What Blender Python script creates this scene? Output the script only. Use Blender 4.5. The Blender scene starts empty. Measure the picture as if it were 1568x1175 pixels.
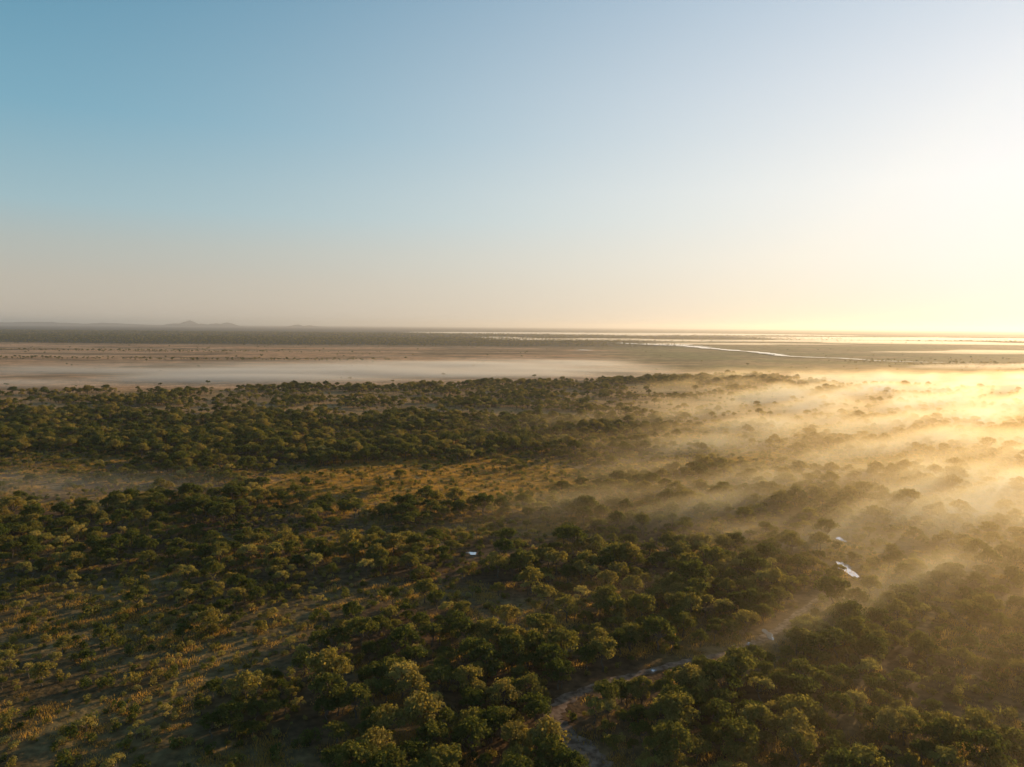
import bpy, math, random
import numpy as np
from mathutils import Vector, Matrix
random.seed(7); rng=np.random.default_rng(11)
sc=bpy.context.scene
sc.view_settings.view_transform='Standard'; sc.view_settings.look='None'
sc.view_settings.exposure=0; sc.view_settings.gamma=1
root=sc.collection
SUN_AZ=math.radians(48); SUN_EL=math.radians(11)

# ---------------------------------------------------------------- noise
def _h(ix,iy,s):
    n=(ix.astype(np.int64)*374761393+iy.astype(np.int64)*668265263+s*1274126177)&0x7fffffff
    n=((n^(n>>13))*1274126177)&0x7fffffff
    n=n^(n>>16)
    return (n&0xffff)/65535.0
def vn(x,y,s=0):
    x=np.asarray(x,float);y=np.asarray(y,float)
    ix=np.floor(x);iy=np.floor(y);fx=x-ix;fy=y-iy
    fx=fx*fx*(3-2*fx);fy=fy*fy*(3-2*fy)
    a=_h(ix,iy,s);b=_h(ix+1,iy,s);c=_h(ix,iy+1,s);d=_h(ix+1,iy+1,s)
    return (a*(1-fx)+b*fx)*(1-fy)+(c*(1-fx)+d*fx)*fy
def fbm(x,y,s=0,o=4):
    t=0;a=.5;n=0
    for i in range(o):
        t=t+a*vn(x*2**i,y*2**i,s+i*17);n+=a;a*=.5
    return t/n
def sst(v,a,b):
    t=np.clip((v-a)/(b-a),0,1);return t*t*(3-2*t)
def blob(x,y,cx,cy,rx,ry):
    d=np.sqrt(((x-cx)/rx)**2+((y-cy)/ry)**2)
    return 1-sst(d,.5,1.35)

# ---------------------------------------------------------------- layout
RIVER=[(70,95,4),(42,128,3.8),(24,152,3.6),(17.8,165,3.2),(12.4,176,2.6),(11.2,182,2.3),(17,191,1.9),(26.6,198,1.7),
       (41,206,1.5),(54,213,1.4),(65,217,1.3),(76,224,1.3),(86,233,1.6),(97,245,1.2),(112,262,.8),(120,270,.4)]
def river_dist(x,y):
    d=np.full(np.shape(x),1e9)
    for (ax,ay,_),(bx,by,_) in zip(RIVER[:-1],RIVER[1:]):
        vx,vy=bx-ax,by-ay
        t=np.clip(((x-ax)*vx+(y-ay)*vy)/(vx*vx+vy*vy),0,1)
        d=np.minimum(d,np.hypot(x-ax-t*vx,y-ay-t*vy))
    return d
PONDS=[(140,298,2.8,9),(157,341,1.8,3.0),(-17,315,1.9,2.2),(84.5,232,1.3,3.6),(76,224,1.0,1.4),(42,206.2,.8,.7)]
def height(x,y):
    a=sst(y,450,900)*2.0
    return a*(fbm(x/260,y/180,5,2)-.5)*2
def edge_y(x):   # far edge of the woodland
    return np.interp(x,[-1500,-700,-394,0,278,475,620,900,1500],[960,1010,1130,1260,1430,1540,1300,1150,1100])+60*(fbm(x/50,x*0,9,3)-.5)

def dens(x0,y0):
    x=x0+60*(fbm(x0/40,y0/40,61,3)-.5);y=y0+80*(fbm(x0/45,y0/45,62,3)-.5)
    n=fbm(x/46,y/38,1,3); m=fbm(x/150,y/60,2,3)
    d=.50+(n-.5)*2.0+(m-.5)*1.4
    d-=.8*blob(x,y,-50+.3*(y-470),470,95,85)
    d-=.4*blob(x,y,-270,425,150,30)
    d-=.45*blob(x,y,-25,335,60,42)
    d+=.8*blob(x,y,-50,385,36,17)
    d+=.7*blob(x,y,60,272,60,46)
    d+=1.0*blob(x,y,-12,190,46,52)
    d+=.8*blob(x,y,48,172,42,34)
    d-=.25*blob(x,y,-68,230,18,55)
    d+=.25*blob(x,y,-130,320,55,40)
    d+=.4*sst(y,510,600)*(1-sst(y,720,840))*(1-sst(x,-40,150))
    d-=.25*sst(y,780,860)
    d-=.35*sst(np.sin(y/26+x/160+3*fbm(x/120,y/60,41,2)),.5,.95)*sst(y,780,860)
    d+=.9*blob(x,y,330,1400,260,140)
    d+=.2*sst(y,1000,1100)
    # light, misty side
    d-=.22*sst(x,110,190)*sst(y,250,330)
    d-=.15*sst(x-.1*y,220,420)
    far=.003+.018*sst(fbm(x0/400,y0/160,8,3),.5,.7)
    far=far+.8*np.exp(-((y-2080-.05*x)/45)**2)*(1-sst(x,-500,-250))
    far=far+.5*np.exp(-((y-2620)/60)**2)*(1-sst(x,-1300,-500))
    far=far+sst(y,3300,3900)*(1-sst(x-.12*y,-300,700))*.75
    far=far+.6*sst(x,900,1200)*np.exp(-((y-2100)/260)**2)*sst(fbm(x/200,y/120,4,3),.45,.6)
    far=far+.8*sst(y,5400,5900)*sst(x,300,1500)*sst(fbm(x/900,y/300,14,2),.45,.6)
    d=np.where(y0>edge_y(x0),far,d)
    return d
def leftness(x,y): return (1-sst(x,-75,-35))*(1-sst(y,260,330))
def clear_mask(x,y,low=False):
    ok=np.ones(np.shape(x),bool)
    if low:
        ok&=river_dist(x,y)>2.4
        for px,py,rx,ry in PONDS: ok&=(((x-px)/(rx+1.5))**2+((y-py+2)/(ry+4))**2)>1
    else:
        ok&=river_dist(x,y)>4.6
        ok&=(river_dist(x,y+5)>3.6)
        for i,(px,py,rx,ry) in enumerate(PONDS):
            L=26 if i<3 else 10
            ok&=(((x-px)/(rx+5))**2+((y-(py-L*.45))/(ry+L*.75))**2)>1
    return ok

# ---------------------------------------------------------------- materials
def newmat(n):
    m=bpy.data.materials.new(n);m.use_nodes=True;m.node_tree.nodes.clear();return m,m.node_tree
def leaf_mat(name,stops,trans):
    m,t=newmat(name);N=t.nodes;L=t.links
    o=N.new('ShaderNodeOutputMaterial');inf=N.new('ShaderNodeObjectInfo')
    geo=N.new('ShaderNodeNewGeometry')
    add=N.new('ShaderNodeMath');add.operation='MULTIPLY_ADD'
    L.new(geo.outputs['Random Per Island'],add.inputs[0]);add.inputs[1].default_value=.4
    L.new(inf.outputs['Random'],add.inputs[2])
    sub=N.new('ShaderNodeMath');sub.operation='SUBTRACT';L.new(add.outputs[0],sub.inputs[0]);sub.inputs[1].default_value=.2
    r=N.new('ShaderNodeValToRGB');L.new(sub.outputs[0],r.inputs[0])
    els=r.color_ramp.elements
    els[0].position=stops[0][0];els[0].color=(*stops[0][1],1)
    els[1].position=stops[-1][0];els[1].color=(*stops[-1][1],1)
    for p,c in stops[1:-1]:
        e=els.new(p);e.color=(*c,1)
    df=N.new('ShaderNodeBsdfDiffuse');tr=N.new('ShaderNodeBsdfTranslucent')
    L.new(r.outputs[0],df.inputs[0])
    mul=N.new('ShaderNodeVectorMath');mul.operation='MULTIPLY';L.new(r.outputs[0],mul.inputs[0]);mul.inputs[1].default_value=(2.2,2.0,.95)
    L.new(mul.outputs[0],tr.inputs[0])
    mx=N.new('ShaderNodeMixShader');mx.inputs[0].default_value=trans
    L.new(df.outputs[0],mx.inputs[1]);L.new(tr.outputs[0],mx.inputs[2]);L.new(mx.outputs[0],o.inputs[0])
    return m
M_leaf=leaf_mat('foliage',[(0,(.062,.086,.025)),(.45,(.12,.132,.040)),(.8,(.19,.175,.055)),(1,(.28,.23,.085))],.48)
M_leafy=leaf_mat('foliage_yellow',[(0,(.22,.21,.07)),(1,(.36,.31,.13))],.48)
M_grass=leaf_mat('dry_grass',[(0,(.22,.155,.06)),(1,(.42,.28,.11))],.5)
m,t=newmat('bark');o=t.nodes.new('ShaderNodeOutputMaterial');d=t.nodes.new('ShaderNodeBsdfDiffuse')
nz=t.nodes.new('ShaderNodeTexNoise');nz.inputs['Scale'].default_value=6
r=t.nodes.new('ShaderNodeValToRGB');r.color_ramp.elements[0].color=(.07,.05,.035,1);r.color_ramp.elements[1].color=(.26,.21,.16,1)
t.links.new(nz.outputs[0],r.inputs[0]);t.links.new(r.outputs[0],d.inputs[0]);t.links.new(d.outputs[0],o.inputs[0]);M_bark=m

# ---------------------------------------------------------------- mesh helper
def mesh_obj(name,V,F,mats=(),mi=None,link=None):
    me=bpy.data.meshes.new(name);me.from_pydata([tuple(v) for v in V],[],F)
    for mm in mats: me.materials.append(mm)
    if mi is not None: me.polygons.foreach_set('material_index',mi)
    me.update();ob=bpy.data.objects.new(name,me);(link or root).objects.link(ob);return ob

def limb(V,F,p,q,r0,r1,n=6):
    p=Vector(p);q=Vector(q);ax=(q-p).normalized();a=ax.orthogonal().normalized();b=ax.cross(a)
    base=len(V)
    for c,r in((p,r0),(q,r1)):
        for i in range(n):
            an=2*math.pi*i/n;V.append(c+a*math.cos(an)*r+b*math.sin(an)*r)
    for i in range(n):
        j=(i+1)%n;F.append((base+i,base+j,base+n+j,base+n+i))

def leafquad(V,F,c,nrm,s):
    nrm=nrm.normalized();a=nrm.orthogonal().normalized()
    a=Matrix.Rotation(random.uniform(0,6.28),3,nrm)@a;b=nrm.cross(a)
    k=len(V);w=s*random.uniform(.55,1);l=s*random.uniform(.7,1.1)
    V.append(c-a*w*.5);V.append(c-b*l*.5+nrm*.1*s);V.append(c+a*w*.5);V.append(c+b*l*.5-nrm*.1*s);F.append((k,k+1,k+2,k+3))

def tree(name,H,R,lumps,nleaf,ls,flat,leafm,col,sparse=0):
    V=[];F=[];mi=[]
    pts=[Vector((0,0,0))];z=0
    th=H*.38
    for i in range(1,4):
        pts.append(Vector((random.uniform(-.25,.25)*i,random.uniform(-.25,.25)*i,th*i/3)))
    rr=H*.028
    for i in range(3): limb(V,F,pts[i],pts[i+1],rr*(1.25-.25*i),rr*(1-.25*i),7)
    top=pts[-1];L=[]
    for i in range(lumps):
        an=6.283*i/lumps*1.618*3+random.uniform(-.5,.5);rad=R*math.sqrt((i+.3)/lumps)*.78
        lr=R*random.uniform(.19,.37)
        edge=rad/R
        cz=H-lr*flat-(edge**2)*H*.28-random.uniform(0,.16)*H
        c=Vector((math.cos(an)*rad,math.sin(an)*rad*random.uniform(.85,1.1),cz));L.append((c,lr))
        mid=top.lerp(c,.5)+Vector((random.uniform(-.4,.4),random.uniform(-.4,.4),-.3))
        limb(V,F,top,mid,rr*.45,rr*.3,5);limb(V,F,mid,c,rr*.3,rr*.08,4)
        for k in range(3):
            e=c+Vector((random.uniform(-1,1),random.uniform(-1,1),random.uniform(-.2,.8)))*lr*.8
            limb(V,F,mid.lerp(c,.6),e,rr*.14,rr*.03,3)
    mi=[0]*len(F)
    per=nleaf//max(1,lumps)
    for c,lr in L:
        for k in range(int(per*random.uniform(.7,1.3))):
            dv=Vector((random.gauss(0,1),random.gauss(0,1),random.gauss(.15,1))).normalized()
            if dv.z<-.45: dv.z*=-.3
            rr2=lr*random.uniform(.65,1.2)*(1+.24*math.sin(dv.x*7+c.x)*math.sin(dv.y*6+c.y))
            p=c+Vector((dv.x*rr2,dv.y*rr2,dv.z*rr2*flat))
            nn=dv*.9+Vector((random.uniform(-1,1),random.uniform(-1,1),random.uniform(-.3,1)))*.55
            leafquad(V,F,p,nn,ls*random.uniform(.6,1.3))
    mi+= [1]*(len(F)-len(mi))
    return mesh_obj(name,V,F,(M_bark,leafm),mi,col)

C_tree=bpy.data.collections.new('woodland_tree_kinds')
kinds=[('a',8.5,4.3,15,2000,.54,.85,M_leaf),('b',7.5,3.6,12,1600,.5,.95,M_leaf),('c',9.5,4.9,19,2500,.56,.8,M_leaf),
       ('d',6.2,3.9,13,1500,.5,.75,M_leaf),('e',5.5,2.7,9,1000,.46,1.0,M_leaf),('f',7.4,3.5,11,1100,.5,.9,M_leafy),
       ('g',10.5,4.2,16,2100,.54,1.0,M_leaf),('h',6.6,3.0,10,520,.42,.9,M_leafy)]
for k in kinds: tree('tree_'+k[0],*k[1:],C_tree)
C_far=bpy.data.collections.new('far_tree_kinds')
for k in [('a',8.5,4.6,9,260,1.7,.8,M_leaf),('b',7,4,7,220,1.6,.75,M_leaf)]: tree('fartree_'+k[0],*k[1:],C_far)
C_shrub=bpy.data.collections.new('shrub_kinds')
def shrub(name,R,n,ls,mat):
    V=[];F=[]
    for i in range(5):
        a=random.uniform(0,6.28);limb(V,F,(0,0,0),(math.cos(a)*R*.6,math.sin(a)*R*.6,R*.9),.05,.02,3)
    nb=len(F)
    cs=[(Vector((random.uniform(-.5,.5)*R,random.uniform(-.5,.5)*R,R*random.uniform(.45,.8))),R*random.uniform(.35,.6)) for _ in range(5)]
    for i in range(n):
        c,lr=random.choice(cs);dv=Vector((random.gauss(0,1),random.gauss(0,1),random.gauss(.2,1))).normalized()
        p=c+dv*lr*random.uniform(.7,1.1);p.z=max(p.z,.05)
        leafquad(V,F,p,dv+Vector((random.uniform(-.5,.5),random.uniform(-.5,.5),.2)),ls*random.uniform(.6,1.3))
    mesh_obj(name,V,F,(M_bark,mat),[0]*nb+[1]*(len(F)-nb),C_shrub)
shrub('shrub_a',1.5,230,.4,M_leaf);shrub('shrub_b',1.1,160,.36,M_leaf);shrub('shrub_c',1.9,300,.42,M_leaf);shrub('shrub_d',1.1,140,.34,M_leafy)
C_grass=bpy.data.collections.new('grass_kinds')
def tuft(name,R,n,h):
    V=[];F=[]
    for i in range(n):
        x,y=random.gauss(0,R*.5),random.gauss(0,R*.5);a=random.uniform(0,6.28);w=random.uniform(.06,.14)
        hh=h*random.uniform(.5,1.1);lx,ly=random.uniform(-.3,.3),random.uniform(-.3,.3);k=len(V)
        V+= [Vector((x-math.cos(a)*w,y-math.sin(a)*w,0)),Vector((x+math.cos(a)*w,y+math.sin(a)*w,0)),Vector((x+lx,y+ly,hh))];F.append((k,k+1,k+2))
    mesh_obj(name,V,F,(M_grass,),None,C_grass)
tuft('tuft_a',2.4,110,.8);tuft('tuft_b',2.0,80,.6);tuft('tuft_c',3.2,160,.9)

# ---------------------------------------------------------------- scatter
def scatter(name,x,y,scl,idx,coll,n_kinds):
    n=len(x);me=bpy.data.meshes.new(name);me.vertices.add(n)
    co=np.stack([x,y,height(x,y)-.05],1).astype(np.float32);me.vertices.foreach_set('co',co.ravel())
    a=me.attributes.new('scl','FLOAT','POINT');a.data.foreach_set('value',scl.astype(np.float32))
    a=me.attributes.new('rot','FLOAT','POINT');a.data.foreach_set('value',rng.uniform(0,6.283,n).astype(np.float32))
    a=me.attributes.new('idx','INT','POINT');a.data.foreach_set('value',idx.astype(np.int32))
    me.update();ob=bpy.data.objects.new(name,me);root.objects.link(ob)
    g=bpy.data.node_groups.new(name+'_scatter','GeometryNodeTree')
    g.interface.new_socket('Geometry',in_out='INPUT',socket_type='NodeSocketGeometry')
    g.interface.new_socket('Geometry',in_out='OUTPUT',socket_type='NodeSocketGeometry')
    N=g.nodes;L=g.links
    gi=N.new('NodeGroupInput');go=N.new('NodeGroupOutput');ip=N.new('GeometryNodeInstanceOnPoints')
    ci=N.new('GeometryNodeCollectionInfo');ci.inputs['Collection'].default_value=coll
    ci.inputs['Separate Children'].default_value=True;ci.inputs['Reset Children'].default_value=True
    def at(nm,ty):
        q=N.new('GeometryNodeInputNamedAttribute');q.data_type=ty;q.inputs['Name'].default_value=nm;return q.outputs['Attribute']
    cx=N.new('ShaderNodeCombineXYZ');L.new(at('rot','FLOAT'),cx.inputs[2])
    ip.inputs['Pick Instance'].default_value=True
    L.new(gi.outputs[0],ip.inputs['Points']);L.new(ci.outputs[0],ip.inputs['Instance']);L.new(at('idx','INT'),ip.inputs['Instance Index'])
    L.new(cx.outputs[0],ip.inputs['Rotation']);L.new(at('scl','FLOAT'),ip.inputs['Scale']);L.new(ip.outputs[0],go.inputs[0])
    md=ob.modifiers.new('scatter','NODES');md.node_group=g
    return ob
def jgrid(x0,x1,y0,y1,s,jit=.48):
    X,Y=np.meshgrid(np.arange(x0,x1,s),np.arange(y0,y1,s))
    X=X.ravel()+rng.uniform(-jit,jit,X.size)*s;Y=Y.ravel()+rng.uniform(-jit,jit,Y.size)*s
    return X,Y
x,y=jgrid(-1400,1500,60,1650,5.9,.6)
k=(np.abs(x)<.82*y+90)&(y<edge_y(x));x,y=x[k],y[k]
k=(rng.random(len(x))<np.clip(dens(x,y)*1.15,0.06,.97))&clear_mask(x,y);x,y=x[k],y[k]
lf=leftness(x,y)
yl=.12+.28*lf
isy=rng.random(len(x))<yl
idx=np.where(isy,rng.choice([5,7],len(x),p=[.65,.35]),rng.choice([0,1,2,3,4,6],len(x),p=[.24,.20,.14,.14,.20,.08]))
big=rng.random(len(x))<.16
scl=rng.uniform(.46,1.08,len(x))*(.88+.25*np.clip(dens(x,y),0,1))*(1-.25*lf)
scl=np.where(big,scl*1.3,scl)
nt=len(x);scatter('savanna_woodland_trees',x,y,scl,idx,C_tree,8)
xs=[];ys=[]
for (a,b,s) in [(1000,3300,15),(3300,5500,22),(5500,9000,40)]:
    X,Y=jgrid(-.85*b,.85*b,a,b,s,1.3);k=(np.abs(X)<.85*Y+100)&(Y>edge_y(X));X,Y=X[k],Y[k]
    k=rng.random(len(X))<np.clip(dens(X,Y),0,.9);xs.append(X[k]);ys.append(Y[k])
x=np.concatenate(xs);y=np.concatenate(ys);nf=len(x)
scatter('distant_trees',x,y,rng.uniform(.4,.95,nf)*(1+sst(y,3500,6000)*1.0),rng.integers(0,2,nf),C_far,2)
x,y=jgrid(-620,640,60,760,4.0)
k=(np.abs(x)<.8*y+60);x,y=x[k],y[k]
k=(rng.random(len(x))<np.clip(.42+.6*(fbm(x/25,y/25,3,3)-.4)+.25*leftness(x,y)-.15*blob(x,y,-55,470,100,70),.05,.85))&clear_mask(x,y,True);x,y=x[k],y[k]
ix=rng.integers(0,4,len(x));ix=np.where((rng.random(len(x))<.3*leftness(x,y)),3,ix)
scatter('shrubs',x,y,rng.uniform(.45,1.5,len(x)),ix,C_shrub,4);ns=len(x)
x,y=jgrid(-620,500,60,760,3.2)
k=(np.abs(x)<.8*y+60);x,y=x[k],y[k]
k=(rng.random(len(x))<np.clip(.28+1.3*(fbm(x/30,y/22,6,3)-.5)+.7*blob(x,y,-55,470,120,95)-.18*leftness(x,y),0.03,.97))&clear_mask(x,y,True);x,y=x[k],y[k]
scatter('grass_tufts',x,y,rng.uniform(.6,1.3,len(x)),rng.integers(0,3,len(x)),C_grass,3)
print('trees',nt,'far',nf,'shrubs',ns,'grass',len(x))

# ---------------------------------------------------------------- ground
k_=.024;S=200
xa=S*np.sinh(np.arange(-math.asinh(350),math.asinh(350),k_))
ya=200+S*np.sinh(np.arange(-math.asinh(25),math.asinh(350),k_))
nx,ny=len(xa),len(ya);X,Y=np.meshgrid(xa,ya);X=X.ravel();Y=Y.ravel();Z=height(X,Y)
me=bpy.data.meshes.new('ground');me.vertices.add(nx*ny);me.vertices.foreach_set('co',np.stack([X,Y,Z],1).astype(np.float32).ravel())
i,j=np.meshgrid(np.arange(nx-1),np.arange(ny-1));b=(j*nx+i).ravel()
q=np.stack([b,b+1,b+1+nx,b+nx],1).astype(np.int32);nq=len(q)
me.loops.add(nq*4);me.loops.foreach_set('vertex_index',q.ravel());me.polygons.add(nq);me.polygons.foreach_set('loop_start',np.arange(0,nq*4,4,dtype=np.int32))
me.polygons.foreach_set('loop_total',np.full(nq,4,dtype=np.int32));me.update(calc_edges=True)
def lerp(a,b,t): return a*(1-t[:,None])+np.array(b)[None]*t[:,None]
col=np.tile(np.array([.13,.076,.036]),(len(X),1))
col=lerp(col,(.24,.160,.065),sst(fbm(X/30,Y/22,6,3),.42,.7)*.8)
col=lerp(col,(.13,.105,.042),.45*leftness(X,Y))
WX=X+70*(fbm(X/35,Y/35,71,3)-.5);WY=Y+70*(fbm(X/35,Y/35,72,3)-.5)
col=lerp(col,(.52,.32,.12),np.clip(blob(WX,WY,-50,470,105,85)+.5*blob(WX,WY,-270,425,150,30),0,1)*(.15+.85*sst(fbm(X/22,Y/11,16,3),.36,.6)))
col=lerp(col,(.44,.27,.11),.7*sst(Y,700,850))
out=sst(Y-edge_y(X),-10,60)
plain=np.tile(np.array([.55,.32,.165]),(len(X),1))
plain=lerp(plain,(.32,.20,.10),sst(fbm(X/500,Y/180,21,4),.45,.62))
plain=lerp(plain,(.60,.39,.23),sst(fbm(X/700,Y/120,22,4),.5,.65)*.7)
plain=lerp(plain,(.17,.12,.06),sst(fbm(X/260,Y/70,27,4),.55,.66)*.7)
plain=lerp(plain,(.24,.21,.075),sst(X-.05*Y,50,500)*sst(Y,1500,1900)*(.6+.4*sst(fbm(X/300,Y/200,24,3),.4,.6)))
plain=lerp(plain,(.035,.040,.024),sst(Y+200*fbm(X/300,Y/300,3,2),3400,3900)*(1-sst(X-.12*Y,-300,700)))
plain=lerp(plain,(.06,.055,.033),.8*sst(Y,5400,6000)*sst(fbm(X/1800,Y/700,25,3),.35,.55))
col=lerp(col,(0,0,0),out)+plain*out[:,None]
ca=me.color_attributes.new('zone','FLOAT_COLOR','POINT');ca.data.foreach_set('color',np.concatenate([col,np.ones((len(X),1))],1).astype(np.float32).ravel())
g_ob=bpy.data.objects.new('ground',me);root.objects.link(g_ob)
m,t=newmat('ground_earth');N=t.nodes;L=t.links
o=N.new('ShaderNodeOutputMaterial');bs=N.new('ShaderNodeBsdfPrincipled');bs.inputs['Roughness'].default_value=.95;bs.inputs['Specular IOR Level'].default_value=.1
at=N.new('ShaderNodeVertexColor');at.layer_name='zone';tc=N.new('ShaderNodeTexCoord')
def nz(sc_,det,lo,hi,a,b_,vec=None):
    q=N.new('ShaderNodeTexNoise');q.inputs['Scale'].default_value=sc_;q.inputs['Detail'].default_value=det
    L.new(vec or tc.outputs['Object'],q.inputs['Vector']);r=N.new('ShaderNodeMapRange');L.new(q.outputs[0],r.inputs[0])
    r.inputs[1].default_value=lo;r.inputs[2].default_value=hi;r.inputs[3].default_value=a;r.inputs[4].default_value=b_;return r.outputs[0]
mm=N.new('ShaderNodeMath');mm.operation='MULTIPLY'
L.new(nz(.35,6,.3,.7,.5,1.55),mm.inputs[0]);L.new(nz(.03,5,.3,.7,.65,1.4),mm.inputs[1])
vm=N.new('ShaderNodeVectorMath');vm.operation='SCALE';L.new(at.outputs[0],vm.inputs[0]);L.new(mm.outputs[0],vm.inputs['Scale']);L.new(vm.outputs[0],bs.inputs['Base Color'])
bp=N.new('ShaderNodeBump');bp.inputs['Distance'].default_value=.5;bp.inputs['Strength'].default_value=.8;L.new(nz(.6,5,0,1,0,1),bp.inputs['Height']);L.new(bp.outputs[0],bs.inputs['Normal'])
L.new(bs.outputs[0],o.inputs[0]);me.materials.append(m)

# ---------------------------------------------------------------- river bed and water
m,t=newmat('river_sand');N=t.nodes;L=t.links
o=N.new('ShaderNodeOutputMaterial');bs=N.new('ShaderNodeBsdfPrincipled');bs.inputs['Roughness'].default_value=.9;bs.inputs['Specular IOR Level'].default_value=.05
tc=N.new('ShaderNodeTexCoord');q=N.new('ShaderNodeTexNoise');q.inputs['Scale'].default_value=.5;q.inputs['Detail'].default_value=6;L.new(tc.outputs['Object'],q.inputs['Vector'])
r=N.new('ShaderNodeValToRGB');r.color_ramp.elements[0].position=.38;r.color_ramp.elements[0].color=(.15,.095,.06,1);r.color_ramp.elements[1].position=.66;r.color_ramp.elements[1].color=(.42,.29,.20,1)
L.new(q.outputs[0],r.inputs[0]);L.new(r.outputs[0],bs.inputs['Base Color']);L.new(bs.outputs[0],o.inputs[0]);M_sand=m
m,t=newmat('still_water');N=t.nodes;L=t.links
o=N.new('ShaderNodeOutputMaterial');bs=N.new('ShaderNodeBsdfPrincipled');bs.inputs['Base Color'].default_value=(.75,.77,.8,1);bs.inputs['Roughness'].default_value=.08;bs.inputs['Metallic'].default_value=.6
L.new(bs.outputs[0],o.inputs[0]);M_water=m
def catmull(P,n=8):
    out=[]
    for i in range(len(P)-1):
        p0=np.array(P[max(i-1,0)]);p1=np.array(P[i]);p2=np.array(P[i+1]);p3=np.array(P[min(i+2,len(P)-1)])
        for k in range(n):
            t=k/n;out.append(.5*((2*p1)+(-p0+p2)*t+(2*p0-5*p1+4*p2-p3)*t*t+(-p0+3*p1-3*p2+p3)*t**3))
    out.append(np.array(P[-1],float));return out
def ribbon(name,P,mat,z,jit,n=8,seed=1):
    C=catmull(P,n);V=[];F=[];r_=random.Random(seed)
    for i,c in enumerate(C):
        d=C[min(i+1,len(C)-1)]-C[max(i-1,0)];d=d[:2]/np.hypot(*d[:2]);nn=np.array([-d[1],d[0]])
        w1=c[2]*(1+r_.uniform(-jit,jit));w2=c[2]*(1+r_.uniform(-jit,jit))
        for s_ in (w1,w1*.5,-w2*.5,-w2):
            p=c[:2]+nn*s_;V.append((p[0],p[1],float(height(p[0],p[1]))+z))
        if i:
            b=len(V)-8
            for e in range(3):F.append((b+e,b+e+1,b+5+e,b+4+e))
    return mesh_obj(name,V,F,(mat,))
ribbon('river_bed',RIVER,M_sand,.06,.45)
def pond(name,cx,cy,rx,ry,z,seed,n=44):
    r_=random.Random(seed);ph=[r_.uniform(0,6.28) for _ in range(4)]
    V=[(cx,cy,float(height(cx,cy))+z)]
    for i in range(n):
        a=6.283*i/n;k=1+.22*math.sin(2*a+ph[0])+.2*math.sin(3*a+ph[1])+.12*math.sin(5*a+ph[2])+.06*math.sin(9*a+ph[3])
        V.append((cx+rx*k*math.cos(a),cy+ry*k*math.sin(a),V[0][2]))
    F=[(0,1+i,1+(i+1)%n) for i in range(n)]
    return mesh_obj(name,V,F,(M_water,))
for i,p in enumerate(PONDS): pond('pond',*p,.12,i+23)
ribbon('wetland_river',[(1500,2050,4),(1250,2180,7),(1120,2250,9),(1090,2400,14),(960,2560,18),(985,2800,28),(930,3300,24),(925,3760,50),(820,4050,100),(700,4300,60),(600,4550,30)],M_water,3.0,.7,10,5)
pond('wetland_lagoon',850,4150,150,200,3.2,31,60)
pond('wetland_lagoon',1500,5200,200,50,3.2,32,60)
pond('wetland_lagoon',300,3050,30,35,3.2,33,60)

# ---------------------------------------------------------------- hills
m,t=newmat('hill_rock');N=t.nodes;o=N.new('ShaderNodeOutputMaterial');bs=N.new('ShaderNodeBsdfDiffuse')
q=N.new('ShaderNodeTexNoise');q.inputs['Scale'].default_value=.003;q.inputs['Detail'].default_value=6;tc=N.new('ShaderNodeTexCoord');t.links.new(tc.outputs['Object'],q.inputs['Vector'])
r=N.new('ShaderNodeValToRGB');r.color_ramp.elements[0].color=(.03,.035,.03,1);r.color_ramp.elements[1].color=(.07,.065,.055,1)
t.links.new(q.outputs[0],r.inputs[0]);t.links.new(r.outputs[0],bs.inputs[0]);t.links.new(bs.outputs[0],o.inputs[0]);M_hill=m
def hill(name,cx,cy,w,dpt,peaks,seed,n=60):
    xs=np.linspace(-w,w,n);ys=np.linspace(-dpt,dpt,24);V=[];F=[]
    for yy in ys:
        for xx in xs:
            z=0
            for px,pw,ph in peaks: z=max(z,ph*math.exp(-((abs(xx-px)/pw)**1.3))*max(0,1-(yy/dpt)**2))
            z*=.75+.5*float(fbm(np.array(xx/260+seed),np.array(yy/300),seed,3))
            e=min(1,(w-abs(xx))/(w*.15))
            V.append((cx+xx,cy+yy,z*e-3))
    for a in range(len(ys)-1):
        for b in range(n-1):
            k=a*n+b;F.append((k,k+1,k+1+n,k+n))
    return mesh_obj(name,V,F,(M_hill,))
hill('distant_hill',-11300,26000,2100,900,[(-150,200,225),(-560,450,110),(800,210,130),(1180,270,130),(280,850,85)],3,110)
hill('distant_hill',-7800,26500,1400,700,[(0,230,100),(450,450,60)],5)
hill('distant_ridge',-17500,27000,5000,1200,[(-3000,2500,150),(0,2500,120),(2600,1500,100),(-4500,1500,150)],8,90)

# ---------------------------------------------------------------- atmosphere volumes
def vol_mat(name,dens_,g,colr,attr=False,rate=1.0):
    m,t=newmat(name);N=t.nodes;o=N.new('ShaderNodeOutputMaterial');v=N.new('ShaderNodeVolumeScatter')
    v.inputs['Color'].default_value=(*colr,1);v.inputs['Anisotropy'].default_value=g;v.inputs['Density'].default_value=dens_
    if attr:
        a=N.new('ShaderNodeAttribute');a.attribute_name='density';mu=N.new('ShaderNodeMath');mu.operation='MULTIPLY'
        t.links.new(a.outputs['Fac'],mu.inputs[0]);mu.inputs[1].default_value=dens_;t.links.new(mu.outputs[0],v.inputs['Density'])
    t.links.new(v.outputs[0],o.inputs['Volume'])
    try: m.cycles.volume_step_rate=rate
    except Exception: pass
    return m
def box(name,lo,hi,mat):
    x0,y0,z0=lo;x1,y1,z1=hi
    V=[(x0,y0,z0),(x1,y0,z0),(x1,y1,z0),(x0,y1,z0),(x0,y0,z1),(x1,y0,z1),(x1,y1,z1),(x0,y1,z1)]
    return mesh_obj(name,V,[(0,3,2,1),(4,5,6,7),(0,1,5,4),(1,2,6,5),(2,3,7,6),(3,0,4,7)],(mat,))
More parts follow.
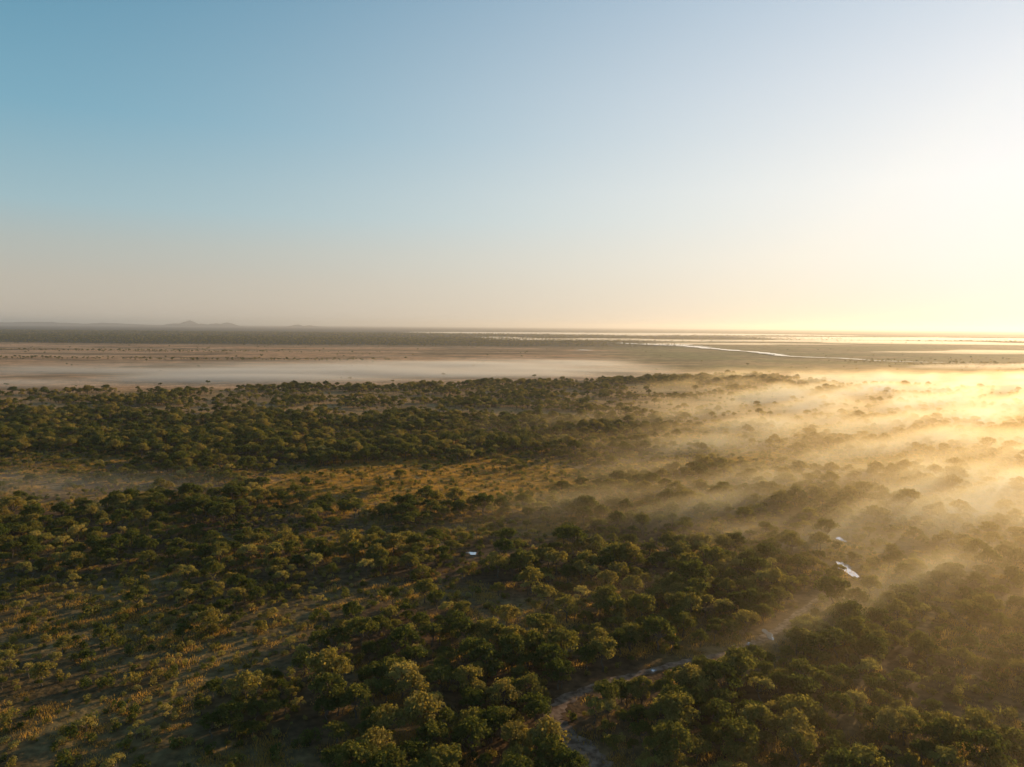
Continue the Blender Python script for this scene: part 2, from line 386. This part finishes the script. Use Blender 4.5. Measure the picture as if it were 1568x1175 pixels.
box('atmospheric_haze',(-55000,-2500,-6),(55000,60000,260),vol_mat('haze',5.0e-5,.5,(.97,.94,.93)))

def mist(name,lo,hi,res,mat,build):
    me=bpy.data.meshes.new(name);ob=bpy.data.objects.new(name,me);root.objects.link(ob)
    g=bpy.data.node_groups.new(name,'GeometryNodeTree')
    g.interface.new_socket('Geometry',in_out='INPUT',socket_type='NodeSocketGeometry')
    g.interface.new_socket('Geometry',in_out='OUTPUT',socket_type='NodeSocketGeometry')
    N=g.nodes;L=g.links;go=N.new('NodeGroupOutput');vc=N.new('GeometryNodeVolumeCube')
    vc.inputs['Min'].default_value=lo;vc.inputs['Max'].default_value=hi
    for a,b in zip(('Resolution X','Resolution Y','Resolution Z'),res): vc.inputs[a].default_value=b
    class G:pass
    h=G()
    def put(node,i,v):
        if isinstance(v,(int,float)): node.inputs[i].default_value=v
        else: L.new(v,node.inputs[i])
    def math_(op,a,b=0.0,c=None,clamp=False):
        n=N.new('ShaderNodeMath');n.operation=op;n.use_clamp=clamp;put(n,0,a);put(n,1,b)
        if c is not None: put(n,2,c)
        return n.outputs[0]
    def mr(v,a,b,c=0.,d=1.):
        n=N.new('ShaderNodeMapRange');n.interpolation_type='SMOOTHSTEP';put(n,0,v);n.inputs[1].default_value=a;n.inputs[2].default_value=b;n.inputs[3].default_value=c;n.inputs[4].default_value=d
        return n.outputs[0]
    pos=N.new('GeometryNodeInputPosition');sp=N.new('ShaderNodeSeparateXYZ');L.new(pos.outputs[0],sp.inputs[0])
    X_,Y_,Z_=sp.outputs
    A=math.radians(56)
    sa,ca=math.sin(A),math.cos(A)
    along=math_('ADD',math_('MULTIPLY',X_,sa),math_('MULTIPLY',Y_,ca))
    across=math_('SUBTRACT',math_('MULTIPLY',X_,ca),math_('MULTIPLY',Y_,sa))
    def noise(sa_,sc_,sz,det,seed,u=None,w=None):
        c=N.new('ShaderNodeCombineXYZ');L.new(math_('MULTIPLY',u or along,sa_),c.inputs[0]);L.new(math_('MULTIPLY',w or across,sc_),c.inputs[1]);L.new(math_('MULTIPLY_ADD',Z_,sz,seed),c.inputs[2])
        n=N.new('ShaderNodeTexNoise');n.inputs['Scale'].default_value=1;n.inputs['Detail'].default_value=det;L.new(c.outputs[0],n.inputs['Vector']);return n.outputs[0]
    h.X,h.Y,h.Z,h.m,h.mr,h.noise=X_,Y_,Z_,math_,mr,noise
    L.new(build(h),vc.inputs['Density'])
    sm=N.new('GeometryNodeSetMaterial');sm.inputs['Material'].default_value=mat
    L.new(vc.outputs[0],sm.inputs[0]);L.new(sm.outputs[0],go.inputs[0])
    md=ob.modifiers.new('mist','NODES');md.node_group=g;return ob
MC=(1,.76,.42)  # golden sunlight tint put into the mist's scatter colour
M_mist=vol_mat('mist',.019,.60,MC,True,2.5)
def main_mist(h):
    edge=h.m('SUBTRACT',h.X,h.m('MULTIPLY_ADD',h.mr(h.Y,500,1350),270,80))
    big=h.noise(.0035,.009,0,3,2.3)
    streak=h.noise(.006,.055,.02,4,21.4)  # mist wisps, drawn out so their shape also imitates light shafts
    e2=h.m('ADD',edge,h.m('MULTIPLY_ADD',big,420,-210))
    e2=h.m('ADD',e2,h.m('MULTIPLY_ADD',streak,300,-150))
    mask=h.mr(e2,-120,190)
    wisps=h.noise(.009,.036,.03,4,7.1)
    wc=h.m('ADD',h.m('MULTIPLY',wisps,.5),h.m('MULTIPLY',streak,.5))
    wv=h.mr(wc,.44,.60)
    top=h.m('MULTIPLY_ADD',wc,56,h.m('MULTIPLY',h.mr(h.Y,450,800),4))
    top=h.m('SUBTRACT',top,18)
    hz=h.m('DIVIDE',h.m('SUBTRACT',top,h.Z),5,clamp=True)
    dd=h.m('MULTIPLY',h.m('MULTIPLY',mask,hz),h.m('MULTIPLY_ADD',wv,1.05,.01))
    dd=h.m('MULTIPLY',dd,h.mr(h.Y,330,900,1.25,1.25))
    veil=h.m('MULTIPLY',h.mr(e2,-60,200),h.m('DIVIDE',h.m('SUBTRACT',48,h.Z),30,clamp=True))
    dd=h.m('ADD',dd,h.m('MULTIPLY',veil,h.mr(h.Y,250,900,.19,.03)))
    dd=h.m('MULTIPLY',dd,h.mr(h.Y,1350,1600,1,0))
    dd=h.m('MULTIPLY',dd,h.mr(h.X,1300,1500,1,0))
    return dd
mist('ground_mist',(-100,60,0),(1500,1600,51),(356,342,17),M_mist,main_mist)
def band_mist(h):
    n=h.noise(.0022,.010,.02,5,3.7,h.X,h.Y)
    c=h.m('SUBTRACT',h.Y,h.m('MULTIPLY_ADD',h.X,.35,1600))
    m1=h.m('MULTIPLY',h.mr(c,-280,-150),h.mr(c,120,520,1,0))
    m1=h.m('MULTIPLY',m1,h.m('MULTIPLY',h.mr(h.X,-1200,-600),h.mr(h.X,150,420,1,0)))
    hz=h.m('DIVIDE',h.m('SUBTRACT',h.m('MULTIPLY_ADD',n,28,-3),h.Z),5,clamp=True)
    return h.m('MULTIPLY',h.m('MULTIPLY',m1,hz),h.mr(n,.34,.58))
mist('plain_mist',(-1300,1000,0),(500,2400,16),(240,180,8),vol_mat('mist_thin',.022,.40,(1,.90,.80),True,2.5),band_mist)
def left_mist(h):
    n=h.noise(.006,.02,.03,3,9.7,h.X,h.Y)
    m1=h.m('MULTIPLY',h.mr(h.Y,370,430),h.mr(h.Y,440,500,1,0));m1=h.m('MULTIPLY',m1,h.mr(h.X,-220,-110,1,0))
    hz=h.m('DIVIDE',h.m('SUBTRACT',h.m('MULTIPLY',n,20),h.Z),8,clamp=True)
    return h.m('MULTIPLY',h.m('MULTIPLY',m1,hz),h.mr(n,.3,.7))
mist('clearing_mist',(-520,350,0),(-90,520,14),(100,50,6),vol_mat('mist_faint',.007,.5,(1,.9,.75),True,3.0),left_mist)
M_far=vol_mat('mist_far',.004,.5,(1,.92,.80))
def lens(name,cx,cy,rx,ry,hz,seed,n=48):
    r_=random.Random(seed);ph=[r_.uniform(0,6.28) for _ in range(4)]
    V=[];F=[];rings=[0.0,.35,.6,.8,.93,1.0]
    V.append((cx,cy,hz+4))
    for ri,rr in enumerate(rings[1:]):
        for i in range(n):
            a=6.283*i/n;k=1+.25*math.sin(2*a+ph[0])+.18*math.sin(3*a+ph[1])+.12*math.sin(7*a+ph[2])
            V.append((cx+rx*k*rr*math.cos(a),cy+ry*k*rr*math.sin(a),4+hz*math.sqrt(max(0,1-rr*rr))*(.8+.4*r_.random())+.01))
    for i in range(n):F.append((0,1+i,1+(i+1)%n))
    for ri in range(len(rings)-2):
        for i in range(n):
            a=1+ri*n+i;b=1+ri*n+(i+1)%n;F.append((a,a+n,b+n,b))
    base=1+(len(rings)-2)*n
    V.append((cx,cy,3.5));c=len(V)-1
    for i in range(n):F.append((c,base+(i+1)%n,base+i))
    return mesh_obj(name,V,F,(M_far,))
for i,p in enumerate([(0,5600,300,600,8),(700,5300,600,500,10),(1300,4300,600,220,6),(2600,5200,1300,500,10),(4200,7000,2400,900,14),(1500,9500,2500,1300,16),(2100,3100,500,250,7),(1500,1900,420,160,10)]):
    lens('mist_bank',*p,i+50)

# ---------------------------------------------------------------- light
sd=Vector((math.sin(SUN_AZ)*math.cos(SUN_EL),math.cos(SUN_AZ)*math.cos(SUN_EL),math.sin(SUN_EL)))
ld=bpy.data.lights.new('sun','SUN');ld.energy=5;ld.angle=math.radians(.5);ld.color=(1,.68,.34)
lo=bpy.data.objects.new('sun',ld);lo.rotation_euler=sd.to_track_quat('Z','Y').to_euler();lo.location=(300,300,400);root.objects.link(lo)
w=bpy.data.worlds.new('World');sc.world=w;w.use_nodes=True;N=w.node_tree.nodes;L=w.node_tree.links
bg=N['Background'];st=N.new('ShaderNodeTexSky');st.sky_type='NISHITA';st.sun_disc=False
st.sun_elevation=SUN_EL;st.sun_rotation=SUN_AZ;st.altitude=100;st.air_density=1.0;st.dust_density=1.0;st.ozone_density=1.5
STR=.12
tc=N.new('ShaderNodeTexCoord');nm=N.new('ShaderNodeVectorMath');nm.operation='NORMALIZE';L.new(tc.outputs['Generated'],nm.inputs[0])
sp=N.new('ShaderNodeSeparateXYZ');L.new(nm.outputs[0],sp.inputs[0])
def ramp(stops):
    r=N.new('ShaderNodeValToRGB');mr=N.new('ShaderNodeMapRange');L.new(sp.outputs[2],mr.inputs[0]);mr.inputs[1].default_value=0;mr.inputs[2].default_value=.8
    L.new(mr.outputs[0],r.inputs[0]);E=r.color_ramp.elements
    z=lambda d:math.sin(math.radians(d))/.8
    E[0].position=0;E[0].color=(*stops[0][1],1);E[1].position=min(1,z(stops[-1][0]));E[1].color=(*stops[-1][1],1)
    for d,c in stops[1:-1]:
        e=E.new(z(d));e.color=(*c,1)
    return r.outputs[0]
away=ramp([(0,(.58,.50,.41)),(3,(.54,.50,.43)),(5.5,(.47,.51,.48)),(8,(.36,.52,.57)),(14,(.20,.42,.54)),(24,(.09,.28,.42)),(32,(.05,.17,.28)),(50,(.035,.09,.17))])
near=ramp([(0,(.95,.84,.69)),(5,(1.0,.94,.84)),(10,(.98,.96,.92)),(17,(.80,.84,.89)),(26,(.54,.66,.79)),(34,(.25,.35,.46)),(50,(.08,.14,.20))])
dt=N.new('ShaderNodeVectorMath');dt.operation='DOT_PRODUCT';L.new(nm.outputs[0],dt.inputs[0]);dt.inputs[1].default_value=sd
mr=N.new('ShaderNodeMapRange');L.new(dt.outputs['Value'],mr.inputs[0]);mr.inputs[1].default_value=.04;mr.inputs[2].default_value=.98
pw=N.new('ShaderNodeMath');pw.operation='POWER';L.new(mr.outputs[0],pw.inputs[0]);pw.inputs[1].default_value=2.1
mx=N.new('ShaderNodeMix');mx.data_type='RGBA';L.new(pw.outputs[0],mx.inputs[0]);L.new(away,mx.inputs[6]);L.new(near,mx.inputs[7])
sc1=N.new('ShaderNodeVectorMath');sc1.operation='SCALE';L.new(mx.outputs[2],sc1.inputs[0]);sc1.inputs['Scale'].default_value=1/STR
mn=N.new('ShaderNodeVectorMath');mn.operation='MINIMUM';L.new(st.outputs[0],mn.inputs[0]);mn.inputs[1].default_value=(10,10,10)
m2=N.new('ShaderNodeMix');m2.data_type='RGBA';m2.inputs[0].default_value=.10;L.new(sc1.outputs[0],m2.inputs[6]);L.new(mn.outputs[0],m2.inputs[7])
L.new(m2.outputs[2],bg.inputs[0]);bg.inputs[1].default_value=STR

# ---------------------------------------------------------------- camera
cd=bpy.data.cameras.new('camera');cam=bpy.data.objects.new('camera',cd);root.objects.link(cam)
cd.sensor_width=36;cd.lens=25.7;cd.clip_start=1;cd.clip_end=150000
cam.location=(0,0,100)
cam.rotation_euler=(Matrix.Rotation(math.radians(90-4.5),3,'X')@Matrix.Rotation(math.radians(.45),3,'Z')).to_euler()
sc.camera=cam
